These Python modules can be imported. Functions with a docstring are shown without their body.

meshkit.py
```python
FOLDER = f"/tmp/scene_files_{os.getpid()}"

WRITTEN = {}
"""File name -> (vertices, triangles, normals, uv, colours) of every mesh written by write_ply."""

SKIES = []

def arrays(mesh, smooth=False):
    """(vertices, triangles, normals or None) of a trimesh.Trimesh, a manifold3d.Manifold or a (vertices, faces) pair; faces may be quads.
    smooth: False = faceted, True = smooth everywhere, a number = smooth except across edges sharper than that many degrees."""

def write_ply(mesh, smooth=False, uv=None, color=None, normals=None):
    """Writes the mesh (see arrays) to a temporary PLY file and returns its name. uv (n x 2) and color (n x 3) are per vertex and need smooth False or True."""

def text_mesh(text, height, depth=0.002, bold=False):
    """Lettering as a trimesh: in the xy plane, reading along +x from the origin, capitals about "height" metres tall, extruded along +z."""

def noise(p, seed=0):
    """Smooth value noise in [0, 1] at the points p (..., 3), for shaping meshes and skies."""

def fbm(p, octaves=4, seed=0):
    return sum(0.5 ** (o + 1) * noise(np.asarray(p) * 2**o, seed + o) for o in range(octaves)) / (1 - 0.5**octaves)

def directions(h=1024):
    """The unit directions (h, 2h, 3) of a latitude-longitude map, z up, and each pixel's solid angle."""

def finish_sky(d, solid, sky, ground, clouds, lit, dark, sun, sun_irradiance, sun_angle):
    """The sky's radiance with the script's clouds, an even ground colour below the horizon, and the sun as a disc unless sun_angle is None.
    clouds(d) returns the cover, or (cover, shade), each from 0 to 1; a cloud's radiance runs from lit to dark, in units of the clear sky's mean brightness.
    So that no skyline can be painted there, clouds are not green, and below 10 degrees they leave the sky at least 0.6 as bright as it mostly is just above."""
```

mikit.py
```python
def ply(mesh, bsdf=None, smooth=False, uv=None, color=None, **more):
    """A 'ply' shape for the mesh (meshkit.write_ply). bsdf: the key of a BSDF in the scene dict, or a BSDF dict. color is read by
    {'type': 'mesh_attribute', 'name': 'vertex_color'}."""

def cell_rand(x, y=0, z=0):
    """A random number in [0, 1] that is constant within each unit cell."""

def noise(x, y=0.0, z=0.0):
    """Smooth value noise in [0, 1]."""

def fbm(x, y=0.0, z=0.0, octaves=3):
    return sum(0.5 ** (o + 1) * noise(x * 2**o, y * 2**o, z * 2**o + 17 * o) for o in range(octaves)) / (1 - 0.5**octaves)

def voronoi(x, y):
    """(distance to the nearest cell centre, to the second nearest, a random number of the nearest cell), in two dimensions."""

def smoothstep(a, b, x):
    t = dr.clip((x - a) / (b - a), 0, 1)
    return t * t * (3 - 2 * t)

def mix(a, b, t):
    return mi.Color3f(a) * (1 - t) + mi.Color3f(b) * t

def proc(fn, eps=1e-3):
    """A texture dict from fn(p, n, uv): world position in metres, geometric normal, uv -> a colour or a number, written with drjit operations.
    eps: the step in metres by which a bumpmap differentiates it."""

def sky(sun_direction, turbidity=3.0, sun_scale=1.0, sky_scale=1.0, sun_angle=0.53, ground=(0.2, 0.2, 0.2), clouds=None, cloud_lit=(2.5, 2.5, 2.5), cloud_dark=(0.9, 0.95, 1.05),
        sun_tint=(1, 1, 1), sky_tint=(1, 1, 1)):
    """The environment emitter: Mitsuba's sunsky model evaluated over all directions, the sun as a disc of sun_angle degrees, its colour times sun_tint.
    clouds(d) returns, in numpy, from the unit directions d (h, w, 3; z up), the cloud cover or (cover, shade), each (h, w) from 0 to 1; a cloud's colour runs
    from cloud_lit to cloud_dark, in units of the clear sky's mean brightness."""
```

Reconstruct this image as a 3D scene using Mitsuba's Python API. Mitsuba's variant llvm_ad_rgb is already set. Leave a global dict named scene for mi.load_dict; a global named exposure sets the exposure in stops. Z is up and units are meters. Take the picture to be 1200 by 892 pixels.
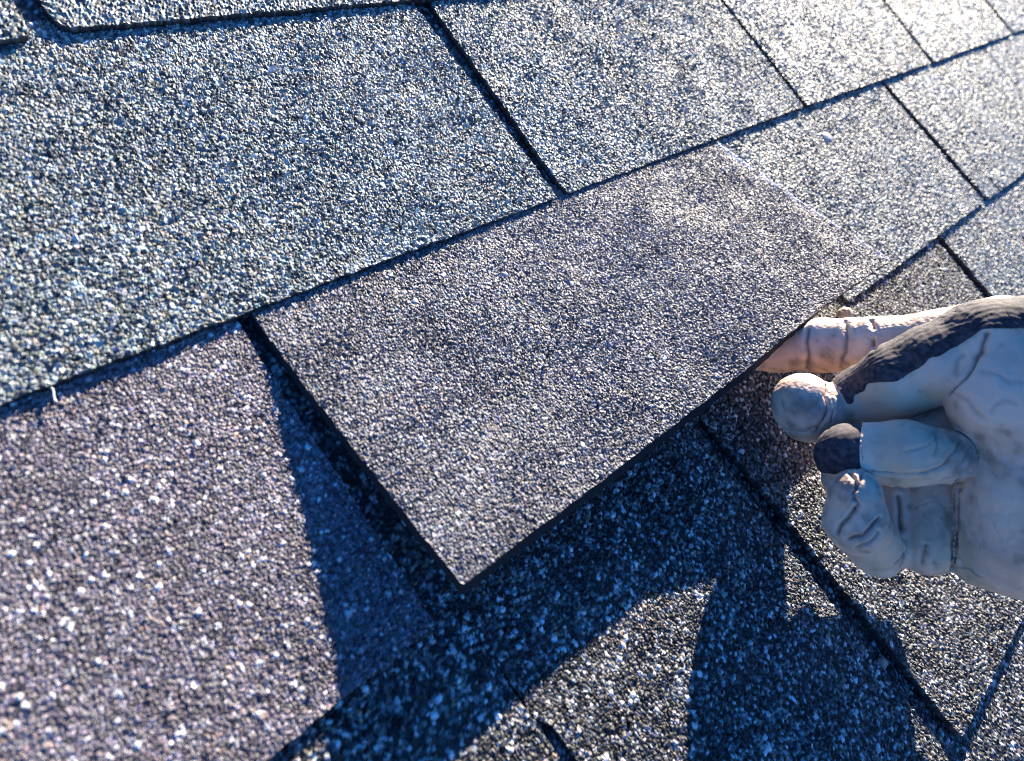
import math
import numpy as np, trimesh, drjit as dr, mitsuba as mi
import mikit, meshkit
from scipy.spatial import cKDTree
from scipy.sparse import csr_matrix, diags

# ------------------------------------------------------------------ frame, camera, sky, exposure
# Everything on the roof is laid out in roof coordinates: X along the courses, Y up the slope, Z out of the roof;
# to_world() then pitches the roof and lifts it onto its house.
PITCH = math.radians(20.0)
RW = np.array([[1, 0, 0], [0, math.cos(PITCH), -math.sin(PITCH)], [0, math.sin(PITCH), math.cos(PITCH)]])
LIFT = np.array([0, 0, 4.0])
def to_world(v): return np.asarray(v, float) @ RW.T + LIFT
T = mi.ScalarTransform4f
scene, labels = {}, {}

CAM = np.array([-0.1137, -0.1216, 0.2677])
C_FWD = np.array([0.60092771, 0.13250758, -0.78824338])
C_UP = np.array([0.39050919, 0.81178493, 0.43417486])
scene['camera'] = {'type': 'thinlens', 'fov': 70.5, 'fov_axis': 'x', 'near_clip': 0.01, 'far_clip': 5000.0,
                   'aperture_radius': 0.0015, 'focus_distance': 0.37,
                   'to_world': T().look_at(origin=to_world(CAM).tolist(), target=to_world(CAM + C_FWD).tolist(), up=(RW @ C_UP).tolist())}
SUN = RW @ np.array([2.95, 1.88, 1.0])
scene['daylight'] = mikit.sky(SUN.tolist(), turbidity=3, sun_scale=1.0, sky_scale=0.36, sun_tint=(0.87, 0.99, 1.23), sky_tint=(0.12, 0.68, 1.50))
exposure = 4.1

# ------------------------------------------------------------------ materials
def rgb(*c): return {'type': 'rgb', 'value': list(c)}
VC = {'type': 'mesh_attribute', 'name': 'vertex_color'}
scene['granule_material'] = {'type': 'twosided', 'bsdf': {'type': 'principled', 'base_color': VC, 'roughness': 0.55, 'specular': 0.42}}
scene['asphalt_material'] = {'type': 'principled', 'base_color': rgb(0.022, 0.025, 0.03), 'roughness': 0.95, 'specular': 0.08}

def far_granules(p, n, uv):
    a = mikit.noise(p.x * 700, p.y * 700, p.z * 700)
    b = mikit.fbm(p.x * 9, p.y * 9, p.z * 9)
    return mikit.mix((0.04, 0.042, 0.048), (0.36, 0.36, 0.37), mikit.smoothstep(0.35, 0.8, a)) * (0.75 + 0.5 * b)
scene['far_granule_material'] = {'type': 'bumpmap', 'scale': 0.0012, 'arbitrary': mikit.proc(lambda p, n, uv: mikit.noise(p.x * 650, p.y * 650, p.z * 650), 4e-4),
                                 'bsdf': {'type': 'principled', 'base_color': mikit.proc(far_granules), 'roughness': 0.5, 'specular': 0.5}}

def leather_relief(p, n, uv):
    return mikit.fbm(p.x * 700, p.y * 700, p.z * 700, 3) + 1.5 * mikit.fbm(p.x * 160, p.y * 160, p.z * 160, 2)
scene['leather_material'] = {'type': 'bumpmap', 'scale': 0.0005, 'arbitrary': mikit.proc(leather_relief, 3e-4),
                             'bsdf': {'type': 'principled', 'base_color': VC, 'roughness': 0.5, 'specular': 0.4}}
def knit_color(p, n, uv):
    a = mikit.fbm(p.x * 500, p.y * 500, p.z * 500, 3)
    return mikit.mix((0.03, 0.027, 0.036), (0.085, 0.066, 0.075), mikit.smoothstep(0.3, 0.75, a))
scene['knit_material'] = {'type': 'principled', 'base_color': mikit.proc(knit_color), 'roughness': 0.85, 'specular': 0.25, 'sheen': 0.6}
scene['thread_material'] = {'type': 'principled', 'base_color': rgb(0.42, 0.34, 0.28), 'roughness': 0.8}
scene['sleeve_material'] = {'type': 'principled', 'base_color': rgb(0.05, 0.06, 0.09), 'roughness': 0.85}
scene['stone_material'] = {'type': 'principled', 'base_color': rgb(0.42, 0.42, 0.42), 'roughness': 0.6}
scene['pebble_material'] = {'type': 'principled', 'base_color': rgb(0.36, 0.31, 0.26), 'roughness': 0.7}
scene['strand_material'] = {'type': 'principled', 'base_color': rgb(0.6, 0.6, 0.62), 'roughness': 0.4}
scene['soil_material'] = {'type': 'principled', 'base_color': rgb(0.12, 0.12, 0.08), 'roughness': 0.9}

# ------------------------------------------------------------------ helpers
def add(key, mesh, bsdf, smooth=False, color=None, world=True):
    v, f = (mesh.vertices, mesh.faces) if hasattr(mesh, 'vertices') else mesh[:2]
    v = to_world(v) if world else np.asarray(v, float)
    scene[key] = mikit.ply((v, np.asarray(f)), bsdf, smooth=smooth, color=color)
    return key
used = {}
def numbered(base):
    k = used.get(base, 0); used[base] = k + 1
    return base if k == 0 else f'{base}_{k:03d}'

PALETTES = {                        # (granule size and share of big pale stones, [(share, colour) of the mineral granules])
    'grey':  (dict(size=0.0014, stones=0.004, relief=1.15), [(0.30, (0.048, 0.060, 0.069)), (0.36, (0.154, 0.180, 0.190)), (0.25, (0.274, 0.321, 0.321)), (0.06, (0.486, 0.548, 0.541)), (0.03, (0.232, 0.209, 0.157))]),
    'brown': (dict(size=0.00105, stones=0.040, relief=1.0, stone=0.0011), [(0.28, (0.063, 0.055, 0.068)), (0.44, (0.136, 0.119, 0.141)), (0.24, (0.213, 0.192, 0.224)), (0.03, (0.437, 0.399, 0.456)), (0.01, (0.219, 0.159, 0.141))]),
    'slate': (dict(size=0.0011, stones=0.001, relief=1.05), [(0.30, (0.058, 0.057, 0.068)), (0.42, (0.121, 0.118, 0.136)), (0.24, (0.194, 0.194, 0.216)), (0.03, (0.368, 0.373, 0.404)), (0.01, (0.214, 0.171, 0.150))]),
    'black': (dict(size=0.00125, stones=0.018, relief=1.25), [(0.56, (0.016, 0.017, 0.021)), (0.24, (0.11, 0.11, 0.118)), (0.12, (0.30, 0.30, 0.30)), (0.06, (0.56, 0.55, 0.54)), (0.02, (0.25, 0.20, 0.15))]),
}
def granules(P, seed, palette, size=0.0016, relief=1.3, stones=0.01, stone=0.0015):
    """Height and colour at the surface points P (n x 2, metres) of a bed of pressed-in mineral granules."""
    rng = np.random.default_rng(seed)
    lo, hi = P.min(0) - 0.004, P.max(0) + 0.004
    nx, ny = np.ceil((hi - lo) / size).astype(int)
    gx, gy = np.meshgrid(np.arange(nx), np.arange(ny))
    c = lo + (np.stack([gx.ravel(), gy.ravel()], 1) + 0.5 + rng.uniform(-0.48, 0.48, (nx * ny, 2))) * size
    c = c[rng.random(len(c)) < 0.74]
    n = len(c)
    d, i = cKDTree(c).query(P, k=2)
    h0 = rng.gamma(3.0, 0.00011, n).clip(0, 0.0011)
    tilt = rng.normal(0, 0.36, (n, 2))
    r = size * 0.75
    a = i[:, 0]
    off = P - c[a]
    h = h0[a] + (tilt[a] * off).sum(1) - 0.00012 * (d[:, 0] / r) ** 2 + 0.00022 * (meshkit.noise(np.c_[P / 0.0006, np.zeros(len(P))], seed + 9) - 0.5)
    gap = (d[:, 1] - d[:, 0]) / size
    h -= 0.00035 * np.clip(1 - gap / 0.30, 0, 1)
    share = np.cumsum([s for s, _ in palette]); col = np.array([c_ for _, c_ in palette])
    # granules of one kind tend to lie in loose clumps
    clump = meshkit.noise(np.c_[c * 90, np.zeros(n)], seed)
    pick = np.searchsorted(share, np.clip(rng.random(n) + 0.24 * (clump - 0.5), 0, 0.9999))
    tone = rng.lognormal(0, 0.22, (n, 1)) * (1 + rng.normal(0, 0.05, (n, 3)))
    cg = np.clip(col[pick] * tone, 0.006, 0.7)
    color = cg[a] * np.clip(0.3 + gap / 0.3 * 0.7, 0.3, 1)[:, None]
    # sparse larger pale stones on top
    k = int(stones * np.prod(hi - lo) / size ** 2)
    if k:
        cs = lo + rng.random((k, 2)) * (hi - lo); rs = rng.uniform(0.4, 1.0, k) ** 1.6 * stone
        ang = rng.uniform(0, np.pi, k); el = rng.uniform(0.6, 1.0, k)
        ds, js = cKDTree(cs).query(P, k=2)
        for q in (1, 0):
            j = js[:, q]; o = P - cs[j]; ca, sa = np.cos(ang[j]), np.sin(ang[j])
            e = np.hypot(o[:, 0] * ca + o[:, 1] * sa, (o[:, 1] * ca - o[:, 0] * sa) / el[j])
            e = e * (1 + 0.3 * (meshkit.noise(np.c_[P / 0.0011, np.full(len(P), q)], seed + 3) - 0.5)) / rs[j]
            on = e < 1
            h = np.where(on, 0.0002 + 0.0007 * np.sqrt(np.clip(1 - e * e, 0, 1)) * (rs[j] / 0.0016) + 0.3 * h, h)
            tint = (0.40 + 0.36 * ((j * 7919) % 13) / 13)[:, None] * np.array([1.0, 0.99, 1.0])
            color = np.where(on[:, None], tint, color)
    return np.clip(h, -0.0004, 0.0014) * relief, color

def patch(quad, res, seed, palette, ztop, thickness, shape=None, ragged=0.0006, rounding=(0.003, 0.003), relief=None, closed=False, flare=0.0, lit_right_rim=None, opening=None):
    """A granule-covered sheet over the roof quad (bl, br, tr, tl): a height-field top with ragged rims and an asphalt-dark edge.
    shape(s, t, h): maps across / upslope parameters and granule height to 3D in place of the flat ztop(y)."""
    q = np.array(quad, float)
    w = np.linalg.norm(q[1] - q[0]); l = np.linalg.norm(q[3] - q[0])
    n, m = max(3, int(w / res) + 1), max(3, int(l / res) + 1)
    s, t = np.meshgrid(np.linspace(0, 1, n), np.linspace(0, 1, m))
    s0, t0 = s.copy(), t.copy()
    line = lambda x, k: meshkit.fbm(np.stack([x, x * 0 + k * 7.3 + seed, x * 0], -1), 4, seed) - 0.5
    near = lambda d, r: np.clip(1 - d / r, 0, 1) ** 2
    fine = 1.4
    t = t + near(t0, 0.12) * 2 * ragged * fine * line(s0 * w / 0.006, 1) / l
    s = s + near(s0, 0.08) * 2 * ragged * fine * line(t0 * l / 0.006, 2) / w - near(1 - s0, 0.08) * 2 * ragged * fine * line(t0 * l / 0.006, 3) / w
    if opening:                    # (width, from which t downwards, side): a slot cut into one side
        cut = np.clip((opening[1] - t0) / 0.03, 0, 1) * opening[0] / w
        s = s + cut * np.clip(1 - s0 / 0.2, 0, 1)
    for k, r in enumerate(rounding):
        dx = (s0 if k == 0 else 1 - s0) * w
        t = t + np.where(dx < r, r - np.sqrt(np.maximum(r * r - (r - dx) ** 2, 0)), 0) / l * near(t0, 0.3)
    xy = ((1 - s) * (1 - t))[..., None] * q[0] + (s * (1 - t))[..., None] * q[1] + (s * t)[..., None] * q[2] + ((1 - s) * t)[..., None] * q[3]
    mottle = 0.72 + 0.56 * meshkit.fbm(np.c_[xy.reshape(-1, 2) / 0.035, np.zeros(n * m)], 4, seed + 50)
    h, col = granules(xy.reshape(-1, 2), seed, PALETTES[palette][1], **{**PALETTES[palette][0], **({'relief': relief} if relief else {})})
    col = col * mottle[:, None]
    h = h * (0.55 + 0.9 * meshkit.fbm(np.c_[xy.reshape(-1, 2) / 0.022, np.full(n * m, 3.0)], 3, seed + 60))
    h = h.reshape(m, n); col = col.reshape(m, n, 3)
    wave = (0.0007 if shape is None else 0.0003) * (meshkit.fbm(np.stack([xy[..., 0] / 0.05, xy[..., 1] / 0.05, xy[..., 0] * 0], -1), 2, seed) - 0.5)
    if shape is None:
        z = ztop(xy[..., 1]) + h + wave
        top = np.concatenate([xy, z[..., None]], -1)
        low = np.concatenate([xy, (ztop(xy[..., 1]) + wave - thickness)[..., None]], -1)
    else:
        top = shape(s, t, h + wave); low = shape(s, t, wave - thickness * (1 - 0.62 * np.clip((s - 0.45) / 0.25, 0, 1)))
    idx = np.arange(n * m).reshape(m, n)
    ring = np.concatenate([idx[0, :], idx[1:, -1], idx[-1, -2::-1], idx[-2:0:-1, 0]])
    v = top.reshape(-1, 3); lowr = low.reshape(-1, 3)[ring]
    if flare:
        c = v[ring] - v[ring].mean(0); lowr = lowr + (flare * np.clip((0.72 - s0.ravel()[ring]) / 0.2, 0, 1))[:, None] * np.stack([0 * c[:, 0], -1.0 * (t0.ravel()[ring] < 1e-6), 0 * c[:, 0]], 1)
    tri = np.stack([idx[:-1, :-1], idx[:-1, 1:], idx[1:, 1:], idx[1:, :-1]], -1).reshape(-1, 4)
    f = [tri[:, [0, 1, 2]], tri[:, [0, 2, 3]]]
    k = len(ring); a = np.arange(k); b = (a + 1) % k
    # the rim keeps its own vertices so that its asphalt colour stays sharp
    base = len(v)
    v = np.vstack([v, v[ring], lowr])
    f += [np.stack([base + a, base + k + a, base + k + b], 1), np.stack([base + a, base + k + b, base + b], 1)]
    edge = np.array([0.009, 0.010, 0.013])
    low_col = np.tile(edge, (k, 1)); rim_top = np.tile(edge, (k, 1)) if lit_right_rim is not None else 0.35 * col.reshape(-1, 3)[ring] + 0.65 * edge
    if lit_right_rim is not None:      # pale right edge: caught sunlight put into the colour, broken up by wear
        on = np.arange(k); on = (on >= n) & (on < n + m - 2); rim_top[on] = low_col[on] = lit_right_rim
        lit_worn = (meshkit.noise(np.c_[np.arange(m) * res / 0.003, np.zeros(m), np.zeros(m)], seed) > 0.3)[:, None, None]
        col[:, -6:] = np.where(lit_worn, lit_right_rim, col[:, -6:])
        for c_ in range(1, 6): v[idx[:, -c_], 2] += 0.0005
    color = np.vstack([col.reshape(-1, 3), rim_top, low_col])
    if closed:
        left = base + k + np.concatenate([[0], np.arange(k - 1, k - m + 1, -1), [n + m - 2 + n - 1]])
        right = base + k + np.arange(n - 1, n + m - 1)
        left = left[:m]; right = right[:m]
        f += [np.stack([left[:-1], left[1:], right[1:]], 1), np.stack([left[:-1], right[1:], right[:-1]], 1)]
    return (v, np.vstack(f), base), color

# ------------------------------------------------------------------ the ground and the roof
g = trimesh.creation.box((400, 400, 0.2)); g.apply_translation((0, 0, -0.1))
add('ground', g, 'soil_material', world=False)
labels['ground'] = {'label': 'dry ground far below the roof', 'kind': 'structure'}

TH = 0.0033
B1, B2, B3, B4 = 0.1515, 0.0, -0.1445, -0.346          # butt lines of the courses, from the top of the picture down
BUTTS = [0.30, B1, B2, B3, B4, -0.495]
def saw(yb, yt): return lambda y: TH * (yt - y) / (yt - yb)
labels['shingle_roof'] = {'label': 'pitched roof of dark grey asphalt shingles in staggered courses with narrow shadowed slots', 'category': 'roof'}

def tab(quad, yb, yt, res, seed, palette, label=None, raise_by=None, **kw):
    key = numbered('shingle_roof__shingle')
    mesh, col = patch(quad, res, seed, palette, saw(yb, yt), TH, **kw)
    if raise_by: mesh[0][:, 2] += raise_by(mesh[0])
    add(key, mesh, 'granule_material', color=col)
    if label: labels[key] = {'label': label}
    return key
U = 0.010      # how far a tab runs on under the course above
# course at the top of the picture
tab([(-0.33, 0.1495), (-0.0152, 0.1500), (-0.0090, 0.222), (-0.33, 0.222)], B1, 0.30, 0.0010, 11, 'grey')
tab([(-0.0045, 0.1525), (0.302, 0.1490), (0.300, 0.222), (-0.0015, 0.222)], B1, 0.30, 0.0010, 12, 'grey', rounding=(0.009, 0.003))
tab([(0.311, 0.1492), (0.62, 0.1500), (0.62, 0.222), (0.309, 0.222)], B1, 0.30, 0.0016, 13, 'grey')
# second course
tab([(-0.118, -0.0006), (0.1885, 0.0012), (0.1915, B1 + U), (-0.118, B1 + U)], B2, B1, 0.00062, 21, 'grey')
tab([(0.1958, 0.0014), (0.4925, 0.0026), (0.5070, B1 + U), (0.2045, B1 + U)], B2, B1, 0.00075, 22, 'grey')
tab([(0.4990, 0.0024), (0.7860, 0.0006), (0.8160, B1 + U), (0.5130, B1 + U)], B2, B1, 0.0011, 23, 'grey')
tab([(0.7940, 0.0004), (1.0880, 0.0004), (1.1160, B1 + U), (0.8230, B1 + U)], B2, B1, 0.0015, 24, 'grey')
tab([(1.0990, 0.0004), (1.40, 0.0), (1.42, B1 + U), (1.1260, B1 + U)], B2, B1, 0.002, 25, 'grey')
# third course, with the gap that the lifted shingle has left
tab([(-0.30, -0.1468), (-0.0069, -0.1435), (-0.0064, U), (-0.30, U)], B3, B2, 0.00055, 31, 'brown')
tab([(0.3612, -0.1431), (0.6535, -0.1470), (0.6550, U), (0.3612, U)], B3, B2, 0.0009, 32, 'grey')
tab([(0.6640, -0.1474), (0.6990, -0.1482), (0.7020, U), (0.6650, U)], B3, B2, 0.0012, 33, 'grey')
tab([(0.7010, -0.1482), (0.9500, -0.1500), (0.9680, U), (0.7040, U)], B3, B2, 0.0013, 34, 'grey')
tab([(0.9540, -0.1500), (1.25, -0.1500), (1.27, U), (0.9720, U)], B3, B2, 0.0018, 35, 'grey')
# fourth course
tab([(-0.30, -0.346), (0.0060, -0.346), (0.0057, B3 + U), (-0.30, B3 + U)], B4, B3, 0.0007, 41, 'black')
tab([(0.0105, -0.346), (0.1750, -0.3445), (0.1715, B3 + U), (0.0052, B3 + U)], B4, B3, 0.00055, 42, 'black', opening=(0.0040, 0.72))
tab([(0.1868, -0.3435), (0.5330, -0.355), (0.5320, B3 + U), (0.1785, B3 + U)], B4, B3, 0.00062, 43, 'black',
    raise_by=lambda v: 0.0030 * np.clip(1 - (v[:, 0] - 0.18) / 0.25, 0, 1) * np.clip((B3 - v[:, 1]) / 0.05, 0, 1))
tab([(0.5460, -0.355), (0.85, -0.356), (0.85, B3 + U), (0.5450, B3 + U)], B4, B3, 0.0010, 44, 'grey')
tab([(0.86, -0.356), (1.16, -0.356), (1.16, B3 + U), (0.86, B3 + U)], B4, B3, 0.002, 45, 'grey')
# fifth course
tab([(0.08, -0.495), (0.42, -0.495), (0.42, B4 + U), (0.08, B4 + U)], -0.495, B4, 0.0008, 51, 'black')
# the layer underneath, seen in the slots and where the shingle is lifted
for k, (yb, yt, x0, x1, res) in enumerate([(B1, 0.235, -0.2, 0.7, 0.0016), (B2, B1 + 0.004, -0.15, 0.25, 0.0011), (B2, B1 + 0.004, 0.25, 1.4, 0.002),
                                           (B3, B2 + 0.004, -0.1, 0.40, 0.0007), (B3, B2 + 0.004, 0.40, 1.3, 0.002), (B4, B3 + 0.004, -0.10, 0.25, 0.0008), (B4, B3 + 0.004, 0.25, 0.9, 0.002),
                                           (-0.495, B4 + 0.004, 0.0, 0.5, 0.002)]):
    f = saw(yb, {B1: 0.30}.get(yb, yt - 0.004))
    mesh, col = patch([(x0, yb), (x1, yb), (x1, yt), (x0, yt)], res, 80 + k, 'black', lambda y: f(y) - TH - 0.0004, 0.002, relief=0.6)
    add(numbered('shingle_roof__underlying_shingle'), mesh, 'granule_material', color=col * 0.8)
# plain courses further out, beyond the picture
rng = np.random.default_rng(5)
parts = []
def slab(x0, x1, yb, yt):
    z = lambda y: TH * (yt - y) / (yt - yb) 
    b = trimesh.creation.box((1, 1, 1)); v = b.vertices + 0.5
    y = yb + v[:, 1] * (yt + 0.012 - yb)
    b.vertices = np.stack([x0 + v[:, 0] * (x1 - x0), y, z(y) - TH * (1 - v[:, 2])], 1)
    return b
yb = 0.222
for r in range(10):
    x = -2.0 + rng.uniform(0, 0.3)
    while x < 3.0: parts.append(slab(x, x + 0.297, yb, yb + 0.15)); x += 0.305
    yb += 0.15
for yb, yt, x0, x1 in [(B1, 0.222, -0.34, 0.63), (B2, B1, -0.125, 1.43), (B3, B2, -0.31, 1.28), (B4, B3, -0.31, 1.17), (-0.495, B4, 0.07, 0.43)]:
    x = x0
    while x > -2.0: parts.append(slab(x - 0.297, x - 0.008, yb, yt)); x -= 0.305
    x = x1
    while x < 3.0: parts.append(slab(x + 0.008, x + 0.297, yb, yt)); x += 0.305
yb = -0.495
for r in range(8):
    yb -= 0.15
    x = -2.0 + rng.uniform(0, 0.3)
    while x < 3.0: parts.append(slab(x, x + 0.297, yb, yb + 0.15)); x += 0.305
key = add('shingle_roof__outlying_shingles', trimesh.util.concatenate(parts), 'far_granule_material')
labels[key] = {'kind': 'stuff'}
deck = trimesh.creation.box((5.4, 3.6, 0.03)); deck.apply_translation((0.5, 0.0, -0.022))
add('shingle_roof__deck', deck, 'asphalt_material')

# ------------------------------------------------------------------ the lifted shingle
LW, LL = 0.358, 0.150
def lifted(s, t, h):
    """s across from the left, t up from the loose edge to the hinge under the upper course."""
    y0 = 0.011
    end = np.interp(s, [0, .2, .36, .44, .52, .60, .70, .80, .9, 1], [.0258, .0272, .0289, .0310, .0355, .0395, .0415, .0410, .0385, .0345])
    end = end + 0.0004 * np.sin(s * 23.0)
    L = LL + 0.001 * s
    u = 1 - t                                            # 0 at the hinge, 1 at the loose edge
    pw = 1.22
    z = end * np.abs(u) ** pw
    slope = pw * end / L * np.abs(u) ** (pw - 1)
    y = y0 - L * u * np.sqrt(np.maximum(1 - (end / L) ** 2, 0))
    x = s * (LW + 0.022 * u)
    ang = np.arctan(slope)
    return np.stack([x, y + np.sin(ang) * h, z - 0.0002 + np.cos(ang) * h], -1)
mesh, col = patch([(0, -LL), (LW, -LL), (LW, 0), (0, 0)], 0.00058, 61, 'slate', None, 0.0054, shape=lifted, closed=True, ragged=0.0005, flare=0.0022, lit_right_rim=(0.72, 0.70, 0.67), rounding=(0.002, 0.004))
rim = mesh[1].max(1) >= mesh[2]
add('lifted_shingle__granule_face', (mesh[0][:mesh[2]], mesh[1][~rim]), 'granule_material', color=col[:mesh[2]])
edge = trimesh.Trimesh(mesh[0], mesh[1][rim], process=False); edge.remove_unreferenced_vertices()
add('lifted_shingle__asphalt_edge', edge, 'asphalt_material')
labels['lifted_shingle__asphalt_edge'] = {'label': 'dark cut asphalt edge'}
labels['lifted_shingle'] = {'label': 'loose asphalt shingle tab raised off the roof by the gloved fingers', 'category': 'shingle'}

# ------------------------------------------------------------------ the gloved hand
CHAINS = {
    'thumb_tip': [(200.5, -165.4, 40.6, 14.5), (202.1, -170.6, 40.9, 15.3), (204.9, -173.0, 44.0, 13.2)],
    'thumb': [(211.6, -176.1, 49.8, 11.4), (218.1, -178.5, 58.2, 13.0), (220.7, -180.8, 75.0, 16.7), (229.6, -183.0, 90.3, 17.9), (241.1, -186.4, 107.4, 18.7), (251.5, -197.9, 122.3, 20.6)],
    'thenar': [(221.1, -204.9, 104.2, 15.8), (228.1, -215.9, 109.0, 23.2), (257.3, -238.2, 122.4, 36.0)],
    'thenar_top': [(237.3, -199.0, 115.1, 15.9), (253.0, -214.1, 120.6, 22.9)],
    'palm': [(226.1, -245.6, 93.6, 29.1), (225.9, -261.1, 88.3, 35.4), (256.4, -269.4, 110.1, 45.4)],
    'palm_edge': [(207.2, -266.6, 63.0, 13.4), (220.1, -282.5, 80.3, 15.4)],
    'pinky': [(205.1, -225.2, 46.7, 9.9), (191.6, -244.1, 39.6, 11.0)],
    'ring_base': [(216.5, -233.0, 56.6, 15.2), (200.9, -250.9, 49.3, 15.4)],
    'middle': [(181.8, -193.2, 57.2, 13.8), (191.4, -205.7, 73.8, 14.2), (201.8, -216.5, 82.5, 11.4)],
    'middle_base': [(198.3, -200.9, 45.6, 12.4), (236.5, -213.3, 72.7, 16.6)],
    'ring': [(163.7, -206.9, 60.1, 11.6), (162.1, -217.1, 53.4, 13.3), (180.0, -240.5, 39.0, 11.6)],
    'index': [(232.9, -132.1, 11.2, 9.6), (242.6, -140.3, 19.8, 11.5), (251.6, -149.3, 35.3, 14.6), (254.3, -165.2, 61.3, 14.2), (259.8, -179.6, 83.5, 16.2), (268.5, -192.1, 103.2, 20.6)],
    'knuckles': [(197.3, -206.6, 33.8, 9.3), (210.9, -214.0, 35.3, 12.1), (215.6, -237.3, 35.0, 14.7), (230.0, -260.7, 35.6, 18.3)],
    'back': [(248.8, -210.5, 74.9, 21.1), (226.1, -249.1, 51.1, 21.1)],
    'back_low': [(264.6, -212.5, 103.1, 29.3), (250.7, -271.7, 73.7, 34.8), (265.4, -273.0, 106.3, 37.5)],
    'wrist': [(262.7, -258.2, 119.4, 42.9), (264.0, -270.4, 150.1, 35.3), (265.1, -291.6, 191.7, 32.8)],
}
CHAINS = {k: np.array(v) / 1000 for k, v in CHAINS.items()}
GROUPS = [(['thumb_tip'], 0.0008), (['thumb'], 0.004), (['thenar', 'thenar_top', 'palm', 'palm_edge', 'wrist'], 0.012), (['pinky'], 0.002), (['ring_base'], 0.002),
          (['middle'], 0.003), (['middle_base'], 0.003), (['ring'], 0.003), (['index'], 0.003), (['back', 'back_low', 'knuckles'], 0.012)]
def smin(a, b, k):
    h = np.clip(0.5 + 0.5 * (b - a) / k, 0, 1)
    return b * (1 - h) + a * h - k * h * (1 - h)
def cone_distance(P, a, b):
    pa, ba = P - a[:3], b[:3] - a[:3]
    t = np.clip((pa @ ba) / (ba @ ba), 0, 1)
    return np.linalg.norm(pa - t[..., None] * ba, axis=-1) - (a[3] + (b[3] - a[3]) * t)
VOX = 0.0011
allp = np.vstack(list(CHAINS.values()))
lo = (allp[:, :3] - allp[:, 3:]).min(0) - 0.006
hi = (allp[:, :3] + allp[:, 3:]).max(0) + 0.006
dims = np.ceil((hi - lo) / VOX).astype(int) + 1
field = np.full(dims, 0.02, np.float32)
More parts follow.
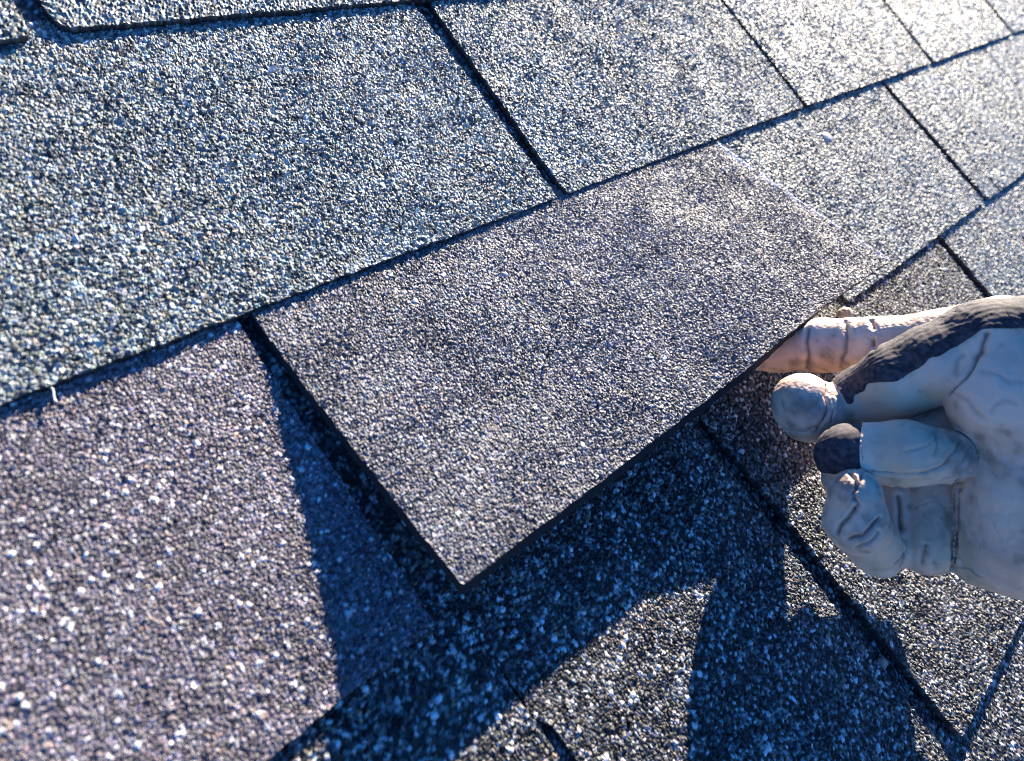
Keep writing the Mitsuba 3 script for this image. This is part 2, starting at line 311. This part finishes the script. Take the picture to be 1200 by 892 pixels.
for names, k in GROUPS:
    own = np.vstack([CHAINS[x] for x in names])
    i0 = np.maximum(((own[:, :3] - own[:, 3:]).min(0) - 0.012 - lo) / VOX, 0).astype(int)
    i1 = np.minimum(((own[:, :3] + own[:, 3:]).max(0) + 0.012 - lo) / VOX + 1, dims).astype(int)
    G = np.stack(np.meshgrid(*[lo[a] + np.arange(i0[a], i1[a]) * VOX for a in range(3)], indexing='ij'), -1).astype(np.float32)
    loc = None
    for x in names:
        c = CHAINS[x].astype(np.float32)
        for a, b in zip(c[:-1], c[1:]):
            d = cone_distance(G, a, b)
            loc = d if loc is None else smin(loc, d, k)
    sl = tuple(slice(i0[a], i1[a]) for a in range(3))
    field[sl] = smin(field[sl], loc, 0.0016)

def surface_nets(F, lo, vox):
    s = F < 0
    c = [s[i:s.shape[0] - 1 + i, j:s.shape[1] - 1 + j, k:s.shape[2] - 1 + k] for i in (0, 1) for j in (0, 1) for k in (0, 1)]
    cnt = sum(x.astype(np.int8) for x in c)
    cells = np.argwhere((cnt > 0) & (cnt < 8))
    ids = np.full(cnt.shape, -1, np.int64); ids[tuple(cells.T)] = np.arange(len(cells))
    off = np.array([(i, j, k) for i in (0, 1) for j in (0, 1) for k in (0, 1)])
    val = np.stack([F[tuple((cells + o).T)] for o in off], 1)
    acc, num = np.zeros((len(cells), 3)), np.zeros(len(cells))
    for a in range(8):
        for b in range(a + 1, 8):
            if np.abs(off[a] - off[b]).sum() != 1: continue
            cross = (val[:, a] < 0) != (val[:, b] < 0)
            t = val[:, a] / np.where(cross, val[:, a] - val[:, b], 1)
            p = off[a] + t[:, None] * (off[b] - off[a])
            acc += np.where(cross[:, None], p, 0); num += cross
    V = lo + (cells + acc / num[:, None]) * vox
    Q = []
    for ax in range(3):
        u, w = (ax + 1) % 3, (ax + 2) % 3
        A = np.moveaxis(s, ax, 0)
        ch = np.argwhere(s.take(range(s.shape[ax] - 1), ax) != s.take(range(1, s.shape[ax]), ax))
        ok = (ch[:, u] > 0) & (ch[:, w] > 0) & (ch[:, u] < s.shape[u] - 1) & (ch[:, w] < s.shape[w] - 1)
        ch = ch[ok]
        eu, ew = np.eye(3, dtype=int)[u], np.eye(3, dtype=int)[w]
        q = np.stack([ids[tuple((ch - eu - ew).T)], ids[tuple((ch - ew).T)], ids[tuple(ch.T)], ids[tuple((ch - eu).T)]], 1)
        inside = s[tuple(ch.T)]
        Q.append(np.where(inside[:, None], q, q[:, ::-1]))
    Q = np.vstack(Q)
    return V, np.vstack([Q[:, [0, 1, 2]], Q[:, [0, 2, 3]]])
V, F = surface_nets(field, lo, VOX)
hand = trimesh.Trimesh(V, F, process=False)
comp = trimesh.graph.connected_component_labels(hand.edges_unique, node_count=len(V))
big = np.argmax(np.bincount(comp)); hand.update_faces(comp[hand.faces[:, 0]] == big); hand.remove_unreferenced_vertices()
trimesh.smoothing.filter_taubin(hand, iterations=6)

def along(P, chain):
    """For points P: (arc parameter in chain segments, nearest axis point, radius there, signed distance)."""
    best = np.full(len(P), 9.0); par = np.zeros(len(P)); axis = np.zeros((len(P), 3))
    for k, (a, b) in enumerate(zip(chain[:-1], chain[1:])):
        pa, ba = P - a[:3], b[:3] - a[:3]
        t = np.clip((pa @ ba) / (ba @ ba), 0, 1)
        q = a[:3] + t[:, None] * ba
        d = np.linalg.norm(P - q, axis=1) - (a[3] + (b[3] - a[3]) * t)
        m = d < best
        best[m], par[m], axis[m] = d[m], k + t[m], q[m]
    return par, axis, best
#HANDMESH


def clip(mesh, f):
    """The part of the mesh where the per-vertex value f is positive, cut along f = 0."""
    v, fa = np.array(mesh.vertices), np.array(mesh.faces)
    new_v, tris, cache = list(v), [], {}
    inside = f > 0
    cnt = inside[fa].sum(1)
    tris += fa[cnt == 3].tolist()
    def cut(i, j):
        k = (min(i, j), max(i, j))
        if k not in cache:
            t = f[i] / (f[i] - f[j]); cache[k] = len(new_v); new_v.append(v[i] + t * (v[j] - v[i]))
        return cache[k]
    for tri in fa[(cnt == 1) | (cnt == 2)]:
        for r in range(3):
            a, b, c = tri[r], tri[(r + 1) % 3], tri[(r + 2) % 3]
            if inside[a] and not inside[b] and not inside[c]: tris.append([a, cut(a, b), cut(a, c)]); break
            if not inside[a] and inside[b] and inside[c]: tris += [[b, c, cut(a, b)], [c, cut(a, c), cut(a, b)]]; break
    m = trimesh.Trimesh(np.array(new_v), np.array(tris), process=False); m.remove_unreferenced_vertices()
    return m
def shell(m, out, inn=0.0012):
    """The sheet m thickened outwards by out (per vertex or a number), with its rim turned in."""
    n = N_SMOOTH(m.vertices)
    v = np.array(m.vertices) + n * np.broadcast_to(out, len(n))[:, None]
    e = np.sort(m.edges, 1); _, idx, c = np.unique(e, axis=0, return_index=True, return_counts=True)
    rim = m.edges[idx[c == 1]]
    low = len(v) + np.arange(len(v))
    f = np.vstack([m.faces, np.stack([rim[:, 1], rim[:, 0], low[rim[:, 0]]], 1), np.stack([rim[:, 1], low[rim[:, 0]], low[rim[:, 1]]], 1)])
    r = trimesh.Trimesh(np.vstack([v, np.array(m.vertices) - n * inn]), f, process=False); r.remove_unreferenced_vertices()
    return r
def knit(m):
    for _ in range(1):
        v, f = trimesh.remesh.subdivide(m.vertices, m.faces); m = trimesh.Trimesh(v, f, process=False)
    m.merge_vertices()
    P = m.vertices
    warp = meshkit.fbm(P / 0.006, 3, 3)[:, None] * 0.004
    rib = np.abs(meshkit.fbm((P + warp) / np.array([0.004, 0.0022, 0.0022]), 3, 4) - 0.5) * 2
    return shell(m, 0.0006 + 0.0016 * (1 - rib) ** 2 * 0.8)
UP = C_UP
CREASES = [
    (1.3, 1.2, [(243.2, -138.1, 41.5), (240.7, -140.0, 40.8), (238.2, -142.7, 39.2), (236.7, -146.1, 38.0), (236.2, -149.2, 36.7), (236.3, -152.1, 33.7), (238.5, -155.5, 28.6)]),
    (1.3, 1.2, [(250.1, -145.8, 56.6), (244.6, -149.5, 57.6), (241.9, -152.4, 57.0), (240.2, -155.0, 55.5), (239.1, -158.3, 53.3), (238.9, -160.4, 48.9), (241.5, -164.6, 43.2)]),
    (1.6, 1.2, [(250.9, -152.3, 68.1), (246.2, -155.5, 69.3), (224.1, -156.6, 79.2), (241.6, -160.5, 67.7), (240.6, -162.6, 66.6), (222.5, -163.3, 76.4), (219.3, -163.4, 77.6)]),
    (1.0, 0.7, [(190.0, -164.0, 30.7), (189.0, -166.6, 31.9), (189.2, -169.0, 32.1), (188.1, -171.2, 34.4), (187.4, -172.5, 36.8), (187.2, -174.8, 40.2), (187.8, -176.5, 42.1), (188.1, -176.0, 44.7), (188.9, -176.6, 46.4)]),
    (1.4, 0.8, [(204.9, -163.8, 54.4), (200.6, -165.9, 55.3), (197.6, -167.3, 55.1), (195.9, -170.6, 54.8), (194.5, -173.1, 53.9), (193.3, -174.3, 52.9), (191.9, -175.7, 51.0), (190.3, -177.2, 48.2), (189.9, -178.8, 45.4)]),
    (1.0, 0.6, [(199.2, -170.6, 56.0), (197.3, -172.5, 55.3), (197.0, -174.9, 54.8), (195.2, -176.7, 53.1), (194.9, -179.3, 51.2), (181.8, -179.4, 56.6), (178.5, -179.9, 55.5)]),
    (0.6, 0.5, [(192.6, -153.6, 43.2), (190.7, -154.9, 42.3), (189.3, -156.2, 41.2), (187.7, -158.6, 41.4), (186.7, -160.9, 40.4)]),
    (1.8, 1.1, [(226.3, -180.6, 118.9), (224.4, -182.5, 117.1), (223.6, -183.5, 116.1), (222.2, -185.9, 114.1), (220.7, -186.8, 111.7), (217.6, -188.5, 110.0), (214.6, -189.8, 108.1), (212.3, -190.9, 105.9), (211.1, -191.9, 102.6), (210.9, -192.8, 99.9), (211.1, -194.1, 96.9)]),
    (0.5, 1.3, [(219.5, -183.3, 108.2), (218.0, -183.8, 106.3), (217.5, -184.4, 105.7), (216.7, -186.0, 104.4), (215.8, -188.0, 102.9)]),
    (0.35, 1.3, [(213.7, -191.6, 112.8), (213.0, -193.8, 115.8), (212.8, -195.8, 118.1), (211.9, -197.7, 119.0), (211.5, -200.0, 120.5), (212.6, -201.2, 122.3), (212.9, -202.5, 123.5)]),
    (0.35, 1.2, [(203.8, -205.6, 110.6), (204.6, -204.5, 112.7), (206.0, -204.5, 116.0), (206.4, -205.5, 117.2), (206.7, -207.9, 118.7)]),
    (0.4, 1.3, [(209.1, -194.3, 100.4), (206.8, -196.4, 102.6), (205.5, -198.4, 104.4), (203.9, -202.2, 105.0), (203.1, -206.6, 106.1)]),
    (1.3, 0.6, [(168.5, -199.2, 67.4), (173.2, -202.2, 68.7), (174.8, -204.8, 71.3), (176.0, -206.8, 74.4), (177.3, -208.9, 77.6), (179.0, -210.6, 80.4), (182.1, -213.0, 82.8), (184.6, -213.8, 84.7), (186.8, -214.9, 85.8)]),
    (1.0, 0.7, [(196.2, -201.1, 87.5), (195.0, -202.3, 88.3), (194.2, -204.1, 89.0), (191.7, -205.5, 89.2), (190.1, -207.1, 89.1), (188.4, -207.8, 88.6), (186.2, -208.9, 87.6)]),
    (1.2, 0.8, [(200.6, -212.2, 92.9), (197.4, -212.3, 92.2), (194.0, -213.4, 91.1), (192.3, -213.5, 90.2), (189.7, -214.2, 88.3), (188.0, -214.8, 86.8), (186.1, -214.5, 85.4)]),
    (0.8, 0.7, [(202.8, -215.4, 93.8), (198.9, -216.4, 93.5), (196.5, -217.4, 92.5), (194.1, -218.6, 90.6), (192.5, -219.0, 88.9)]),
    (0.6, 0.6, [(179.8, -201.0, 82.1), (181.5, -202.5, 84.5), (184.2, -203.5, 86.6), (186.2, -204.4, 87.6), (188.4, -204.5, 88.4)]),
    (1.4, 0.7, [(164.5, -196.3, 64.7), (161.9, -197.2, 66.2), (159.9, -199.0, 67.6), (158.7, -200.1, 68.0), (156.4, -202.1, 67.7), (155.4, -202.2, 66.6), (153.9, -204.6, 65.9)]),
    (1.2, 0.7, [(168.5, -199.2, 67.4), (163.4, -199.7, 69.1), (161.0, -200.1, 69.1), (158.7, -201.1, 68.8), (156.4, -202.1, 67.7)]),
    (1.2, 0.7, [(153.9, -204.6, 65.9), (154.1, -205.7, 66.4), (153.8, -207.4, 66.1), (153.4, -207.7, 65.4), (152.7, -208.7, 63.8)]),
    (1.5, 0.8, [(148.4, -214.3, 52.1), (149.1, -212.2, 54.4), (149.7, -211.0, 56.7), (150.5, -210.6, 59.3), (151.6, -209.5, 61.6), (152.4, -208.9, 63.2), (152.7, -208.7, 63.8)]),
    (1.5, 0.8, [(148.2, -218.4, 55.2), (149.2, -218.6, 58.6), (150.4, -219.6, 60.6), (151.7, -219.0, 62.6), (153.3, -218.6, 64.2), (155.2, -217.8, 65.7), (158.0, -217.4, 67.2)]),
    (1.0, 0.8, [(149.6, -223.4, 54.6), (150.1, -223.1, 57.6), (151.5, -223.9, 59.6), (153.2, -223.3, 62.2), (155.3, -222.2, 64.5)]),
    (2.0, 1.1, [(181.1, -215.1, 67.9), (198.0, -224.5, 53.7), (196.1, -227.5, 53.0), (193.8, -230.7, 52.1), (191.6, -233.0, 50.9), (189.7, -236.4, 50.3), (178.6, -236.4, 54.4), (177.3, -238.9, 53.8), (177.6, -242.5, 51.7)]),
    (2.0, 1.0, [(195.0, -225.5, 84.2), (202.5, -232.8, 76.3), (200.5, -237.4, 74.2), (199.1, -241.5, 71.6), (197.7, -245.6, 69.2), (196.9, -249.1, 66.1), (194.6, -253.0, 63.7), (192.8, -258.0, 60.4), (194.2, -263.6, 55.3)]),
    (0.9, 1.0, [(187.8, -246.6, 56.2), (186.8, -248.1, 54.9), (186.1, -249.6, 53.4), (185.7, -251.3, 51.7), (185.7, -253.2, 50.2)]),
    (1.0, 1.2, [(175.5, -242.5, 51.8), (175.1, -243.0, 51.3), (173.6, -243.5, 50.6), (173.1, -243.9, 50.0), (171.4, -243.5, 49.5)]),
    (0.7, 0.7, [(193.0, -263.1, 61.1), (191.9, -263.8, 63.3), (191.6, -264.9, 64.4), (191.6, -267.2, 64.3), (191.5, -268.3, 65.4)]),
    (0.8, 0.8, [(195.9, -266.0, 54.5), (195.7, -268.0, 55.1), (195.4, -269.5, 55.9), (195.8, -271.4, 56.3), (196.7, -273.2, 56.1)]),
]
def owner(P):
    """The chain that each point lies nearest to, and all the distances."""
    names = list(CHAINS); d = np.stack([along(P, CHAINS[k])[2] for k in names], 1)
    return names, d
def polyline_distance(P, pts):
    best = np.full(len(P), 9.0)
    for a, b in zip(pts[:-1], pts[1:]):
        ba = b - a; t = np.clip((P - a) @ ba / (ba @ ba), 0, 1)
        best = np.minimum(best, np.linalg.norm(P - a - t[:, None] * ba, axis=1))
    return best
# a finer skin near the picture, wrinkled and creased
near = hand.vertices[:, 0] * 0 + np.linalg.norm(hand.vertices - CAM, axis=1) < 0.60
v, f = trimesh.remesh.subdivide(hand.vertices, hand.faces)
hand = trimesh.Trimesh(v, f, process=False)
trimesh.smoothing.filter_taubin(hand, iterations=4)
E_ = hand.edges_unique; A_ = csr_matrix((np.ones(2 * len(E_)), (np.r_[E_[:, 0], E_[:, 1]], np.r_[E_[:, 1], E_[:, 0]])), shape=(len(hand.vertices), len(hand.vertices)))
A_ = diags(1 / np.maximum(np.asarray(A_.sum(1)).ravel(), 1)) @ A_
def calm(V_):
    for _ in range(12):                                # pull in stray vertices
        mean = A_ @ V_; bad = np.linalg.norm(V_ - mean, axis=1) > 0.00045
        if not bad.any(): break
        V_ = np.where(bad[:, None], mean, V_)
    return V_
hand.vertices = calm(np.array(hand.vertices))
P = np.array(hand.vertices); N = np.array(hand.vertex_normals)
warp = P + 0.004 * (np.stack([meshkit.fbm(P / 0.012, 2, k) for k in (1, 2, 3)], 1) - 0.5)
ridge = 1 - 2 * np.abs(meshkit.fbm(warp / 0.010, 3, 7) - 0.5)
patchy = np.clip((meshkit.fbm(P / 0.02, 2, 17) - 0.45) / 0.2, 0, 1)
ridge = 0.86 + (ridge - 0.86) * patchy
push = 0.0020 * (meshkit.fbm(P / 0.016, 4, 5) - 0.5) - 0.0003 * np.clip((ridge - 0.86) / 0.14, 0, 1) ** 1.5
dirt = 0.12 * np.clip((ridge - 0.86) / 0.14, 0, 1)
for depth, width, pts in CREASES:
    pts = np.array(pts) / 1000
    m = np.linalg.norm(P - pts.mean(0), axis=1) < np.linalg.norm(pts - pts.mean(0), axis=1).max() + 0.012
    d = np.full(len(P), 9.0); wob = 0.0010 * (meshkit.fbm(P[m] / 0.004, 2, 9) - 0.5)
    d[m] = np.abs(polyline_distance(P[m], pts) + wob)
    w = width / 1000
    push += 0.85 * depth / 1000 * (-np.exp(-(d / w) ** 2) + 0.22 * np.exp(-((d - 2.4 * w) / (1.3 * w)) ** 2))
    dirt = np.maximum(dirt, min(1, 0.1 + 0.6 * depth) * np.exp(-(d / (0.8 * w)) ** 2))
hand.vertices = calm(P + N * push[:, None])
P = np.array(hand.vertices)
stain = meshkit.fbm(P / 0.022, 4, 11); grime = meshkit.fbm(P / 0.0055, 4, 12); warm = meshkit.fbm(P / 0.03, 2, 13)
step = lambda a, b, x: (lambda t: t * t * (3 - 2 * t))(np.clip((x - a) / (b - a), 0, 1))[:, None]
L0 = np.array([0.79, 0.55, 0.41])
col = L0 * (1 - step(0.40, 0.70, stain)) + np.array([0.61, 0.42, 0.315]) * step(0.40, 0.70, stain)
col = col * (1 - 0.55 * step(0.56, 0.72, warm)) + 0.55 * step(0.56, 0.72, warm) * np.array([0.52, 0.36, 0.22])
g_ = 0.65 * step(0.56, 0.74, 0.45 * stain + 0.55 * grime); col = col * (1 - g_) + g_ * np.array([0.20, 0.125, 0.085])
for c_, r_ in ((CHAINS['thumb_tip'][0], 0.013), (CHAINS['ring'][0], 0.014), (CHAINS['middle'][-1], 0.013), (CHAINS['thumb_tip'][2], 0.009), (CHAINS['index'][2], 0.012)):
    g_ = 0.6 * np.exp(-(np.linalg.norm(P - c_[:3], axis=1) / (1.5 * r_)) ** 2)[:, None] * step(0.42, 0.66, 0.4 * stain + 0.6 * grime)
    col = col * (1 - g_) + g_ * np.array([0.17, 0.135, 0.12])
col = col * (1 - dirt[:, None] * 0.85) + dirt[:, None] * 0.85 * np.array([0.075, 0.055, 0.05])
add('person__work_glove', hand, 'leather_material', smooth=True, color=col)
labels['person__work_glove'] = {'label': 'worn cream leather work glove, palm towards the viewer'}

names, D = owner(P)
TREE, NORM = cKDTree(P), np.array(hand.vertex_normals)
def N_SMOOTH(q): return NORM[TREE.query(np.asarray(q))[1]]
def eased(f, n=14):
    f = np.clip(f, -0.006, 0.006)
    for _ in range(n): f = 0.4 * f + 0.6 * (A_ @ f)
    return f
def largest(m):
    c = trimesh.graph.connected_component_labels(m.edges_unique, node_count=len(m.vertices))
    m.update_faces(c[m.faces[:, 0]] == np.argmax(np.bincount(c))); m.remove_unreferenced_vertices(); return m
def only(k, slack=0.0):
    i = names.index(k); rest = np.delete(D, i, 1).min(1)
    return rest - D[:, i] + slack
def facing(chain):
    par, axis, dist = along(P, CHAINS[chain]); u = P - axis
    return par, u / np.linalg.norm(u, axis=1, keepdims=True), dist
def knit(m, amount, chain):
    """Ribbed, slightly slack fabric: fine ribs along the digit, soft wrinkles across it."""
    Q = np.array(m.vertices); c_ = CHAINS[chain]
    q_, ax_, _ = along(Q, c_); run = np.interp(q_, np.arange(len(c_)), np.r_[0, np.cumsum(np.linalg.norm(np.diff(c_[:, :3], axis=0), axis=1))])
    t_ = c_[-1, :3] - c_[0, :3]; t_ /= np.linalg.norm(t_); e1 = UP - t_ * (UP @ t_); e1 /= np.linalg.norm(e1); e2 = np.cross(t_, e1)
    phi = np.arctan2((Q - ax_) @ e2, (Q - ax_) @ e1)
    wob = meshkit.fbm(Q / 0.010, 3, 3) - 0.5
    rib = 0.5 + 0.5 * np.cos(2 * np.pi * (phi * 0.016 / 0.0030 + 2.2 * wob))
    fold = 1 - 2 * np.abs(meshkit.fbm(np.stack([run / 0.0052 + 1.5 * wob, phi * 0.9 + run / 0.02, wob * 2], 1), 2, 4) - 0.5)
    return shell(m, 0.0006 + amount * (0.22 * rib + 0.75 * fold ** 2 + 0.30 * meshkit.noise(Q / 0.0012, 6)))
par, u, dist = facing('thumb')
c = np.interp(par, [0, 1, 2, 3, 4, 5], [-0.1, -0.05, 0.0, 0.18, 0.3, 0.25]) + 0.10 * (meshkit.fbm(P / 0.012, 2, 21) - 0.5)
f_thumb = np.minimum(np.minimum((u @ UP - c) * 0.014, par * 0.012 - 0.002), only('thumb', -0.001))
add('person__work_glove__knit_back', knit(largest(clip(hand, eased(f_thumb))), 0.00055, 'thumb'), 'knit_material', smooth=True)
labels['person__work_glove__knit_back'] = {'label': 'dark knitted back of the glove running along the thumb'}
par, u, dist = facing('middle')
cut_at = 0.26 + 0.05 * np.cos(np.arccos(np.clip(u @ UP, -1, 1)) * 2)
f_mid = np.minimum(np.minimum((cut_at - par) * 0.018, (0.55 - u @ -UP) * 0.014), only('middle', 0.0))
add('person__work_glove__knit_back_001', knit(largest(clip(hand, eased(f_mid))), 0.0002, 'middle'), 'knit_material', smooth=True)
labels['person__work_glove__knit_back_001'] = {'label': 'dark fabric patch on the bent middle finger'}
def leather_cap(key, f, out):
    i = np.arange(len(P)); m = hand.copy(); lab = trimesh.Trimesh(P, hand.faces, process=False)
    m = largest(clip(lab, eased(f))); near_i = cKDTree(P).query(m.vertices)[1]
    sh = shell(m, out, 0.0006); k = cKDTree(P).query(np.asarray(sh.vertices))[1]
    add(key, sh, 'leather_material', smooth=True, color=col[k])
f_cap = np.minimum(np.minimum((par - cut_at) * 0.018 + 0.0006, (0.60 - u @ -UP) * 0.014), only('middle', 0.0))
leather_cap('person__work_glove__fingertip_cap', f_cap, 0.0009)
par_t, u_t, dist_t = facing('thumb_tip')
f_tip = only('thumb_tip', 0.0)
leather_cap('person__work_glove__fingertip_cap_001', f_tip, 0.0007)
STITCHES = [
    [(183.8, -186.0, 70.7), (182.1, -186.6, 71.1), (180.8, -186.9, 70.9), (179.5, -187.1, 70.6), (178.6, -188.0, 70.9), (177.7, -188.3, 70.6), (176.3, -189.0, 70.2), (175.2, -190.1, 69.9), (174.9, -191.0, 70.2), (173.8, -191.4, 69.1), (173.5, -192.7, 69.4), (172.8, -193.7, 68.9), (172.7, -194.8, 69.0), (172.3, -195.4, 68.4), (171.9, -196.8, 67.7), (171.9, -197.9, 67.7)],
    [(170.0, -199.8, 66.8), (170.4, -200.6, 67.1), (172.6, -201.4, 67.9), (173.4, -202.0, 69.6), (174.2, -203.3, 70.9), (174.6, -204.0, 71.6), (175.2, -204.4, 73.2), (175.7, -205.3, 74.1), (176.2, -206.7, 75.4), (176.7, -207.7, 76.4), (177.3, -208.9, 77.6), (178.0, -209.4, 79.2), (178.8, -209.7, 80.7), (179.9, -210.9, 81.7), (181.1, -211.7, 82.7), (182.5, -212.6, 83.5)],
    [(197.3, -226.8, 80.9), (203.5, -232.7, 75.0), (202.4, -234.9, 73.9), (202.1, -236.8, 72.5), (201.7, -238.6, 71.1), (200.3, -240.5, 70.8), (200.0, -242.3, 69.3), (199.0, -244.7, 68.3), (198.5, -246.4, 66.7), (197.5, -248.3, 65.5), (196.4, -249.8, 65.6), (194.7, -252.0, 63.6), (193.5, -253.1, 62.6), (193.0, -254.9, 61.9), (192.2, -256.7, 60.6), (192.1, -259.4, 58.6)],
    [(202.8, -169.2, 56.5), (202.7, -170.3, 56.8), (201.6, -171.4, 56.7), (200.6, -171.5, 56.4), (200.6, -172.6, 56.5), (199.8, -173.4, 56.2), (199.3, -174.9, 55.8), (198.4, -174.7, 55.5), (197.9, -176.2, 54.9), (197.4, -176.8, 54.3), (196.8, -177.4, 53.8)],
]
#ST
thread = []
for row in STITCHES:
    q = np.array(row) / 1000
    q = q + N_SMOOTH(q) * 0.0006
    L_ = np.r_[0, np.cumsum(np.linalg.norm(np.diff(q, axis=0), axis=1))]
    for a_ in np.arange(0.0006, L_[-1] - 0.002, 0.0026):
        ends = np.stack([np.interp([a_, a_ + 0.0008, a_ + 0.0016], L_, q[:, k]) for k in range(3)], 1)
        ends[1] += N_SMOOTH(ends[1:2])[0] * 0.0004
        c_ = trimesh.creation.icosphere(subdivisions=1, radius=0.00028)
        for e_ in (0, 1): thread.append(trimesh.convex.convex_hull(np.vstack([c_.vertices + ends[e_], c_.vertices + ends[e_ + 1]])))
add('person__work_glove__seam_stitching', trimesh.util.concatenate(thread), 'thread_material', smooth=40)
labels['person__work_glove__seam_stitching'] = {'kind': 'stuff'}
labels['person'] = {'label': 'person in a pale leather work glove, fingers curled to lift the loose shingle', 'category': 'person'}

# sleeve further up the arm
w = CHAINS['wrist']
def tube(pts, rad, sides=28, wob=0.0, seed=0):
    pts = np.asarray(pts, float); t = np.gradient(pts, axis=0); t /= np.linalg.norm(t, axis=1, keepdims=True)
    a = np.cross(t, [0, 1.0, 0.2]); a /= np.linalg.norm(a, axis=1, keepdims=True); b = np.cross(t, a)
    ang = np.arange(sides) / sides * 2 * np.pi
    r = np.asarray(rad, float)[:, None] * np.ones(sides)
    v = pts[:, None] + r[..., None] * (np.cos(ang)[None, :, None] * a[:, None] + np.sin(ang)[None, :, None] * b[:, None])
    if wob:
        v = v + wob * (meshkit.fbm(v / 0.03, 3, seed)[..., None] - 0.5) * (v - pts[:, None]) / r[..., None]
    i, j = np.meshgrid(np.arange(len(pts) - 1), np.arange(sides), indexing='ij')
    q = np.stack([i * sides + j, i * sides + (j + 1) % sides, (i + 1) * sides + (j + 1) % sides, (i + 1) * sides + j], -1).reshape(-1, 4)
    v = np.vstack([v.reshape(-1, 3), pts[:1], pts[-1:]]); n = len(v)
    j = np.arange(sides); e = (len(pts) - 1) * sides
    f = np.vstack([q[:, [0, 1, 2]], q[:, [0, 2, 3]], np.stack([j * 0 + n - 2, (j + 1) % sides, j], 1), np.stack([j * 0 + n - 1, e + j, e + (j + 1) % sides], 1)])
    return trimesh.Trimesh(v, f, process=False)
arm_dir = np.array([0.2, -0.55, 0.8]); arm_dir /= np.linalg.norm(arm_dir)
a0 = w[-1, :3] - 0.02 * arm_dir
ts = np.linspace(0, 0.30, 60)
add('person__jacket_sleeve', tube(a0 + ts[:, None] * arm_dir, 0.043 + 0.05 * ts + 0.002 * np.sin(ts * 120), 40, 0.012, 3), 'sleeve_material', smooth=True)

# ------------------------------------------------------------------ small things
def stone(c, r, seed, squash=0.6):
    s = trimesh.creation.icosphere(subdivisions=3, radius=1.0)
    d = s.vertices * (0.75 + 0.5 * meshkit.fbm(s.vertices * 1.6 + seed, 3, seed)[:, None])
    s.vertices = d * np.array([r, r * 0.8, r * squash]) + np.array(c); return s
add('stone_chip', stone((0.4958, -0.0287, 0.0014), 0.0058, 3, 0.22), 'stone_material', smooth=40)
labels['stone_chip'] = {'label': 'small pale stone chip lying on the shingle right of the lifted one', 'category': 'stone chip'}
add('pebble', stone((0.3467, -0.1475, 0.004), 0.0058, 5, 0.8), 'pebble_material', smooth=40)
labels['pebble'] = {'label': 'small tan pebble at the shingle joint just above the index finger', 'category': 'pebble'}
add('shingle_crumb', stone((0.1800, -0.2948, -0.0004), 0.0036, 8, 0.6), 'pebble_material', smooth=40)
labels['shingle_crumb'] = {'label': 'small crumb lodged in the diagonal slot below the hand', 'category': 'crumb'}
st = np.linspace(0, 1, 9)[:, None]
add('sealant_strand', tube(np.array([-0.0757, -0.0012, 0.0026]) * (1 - st) + np.array([-0.0767, -0.0075, 0.0036]) * st + 0.0003 * np.sin(st * 7), np.full(9, 0.00035), 8), 'strand_material', smooth=True)
labels['sealant_strand'] = {'label': 'thin pale strand of sealant crossing the shadow under the left shingle edge', 'category': 'sealant strand'}
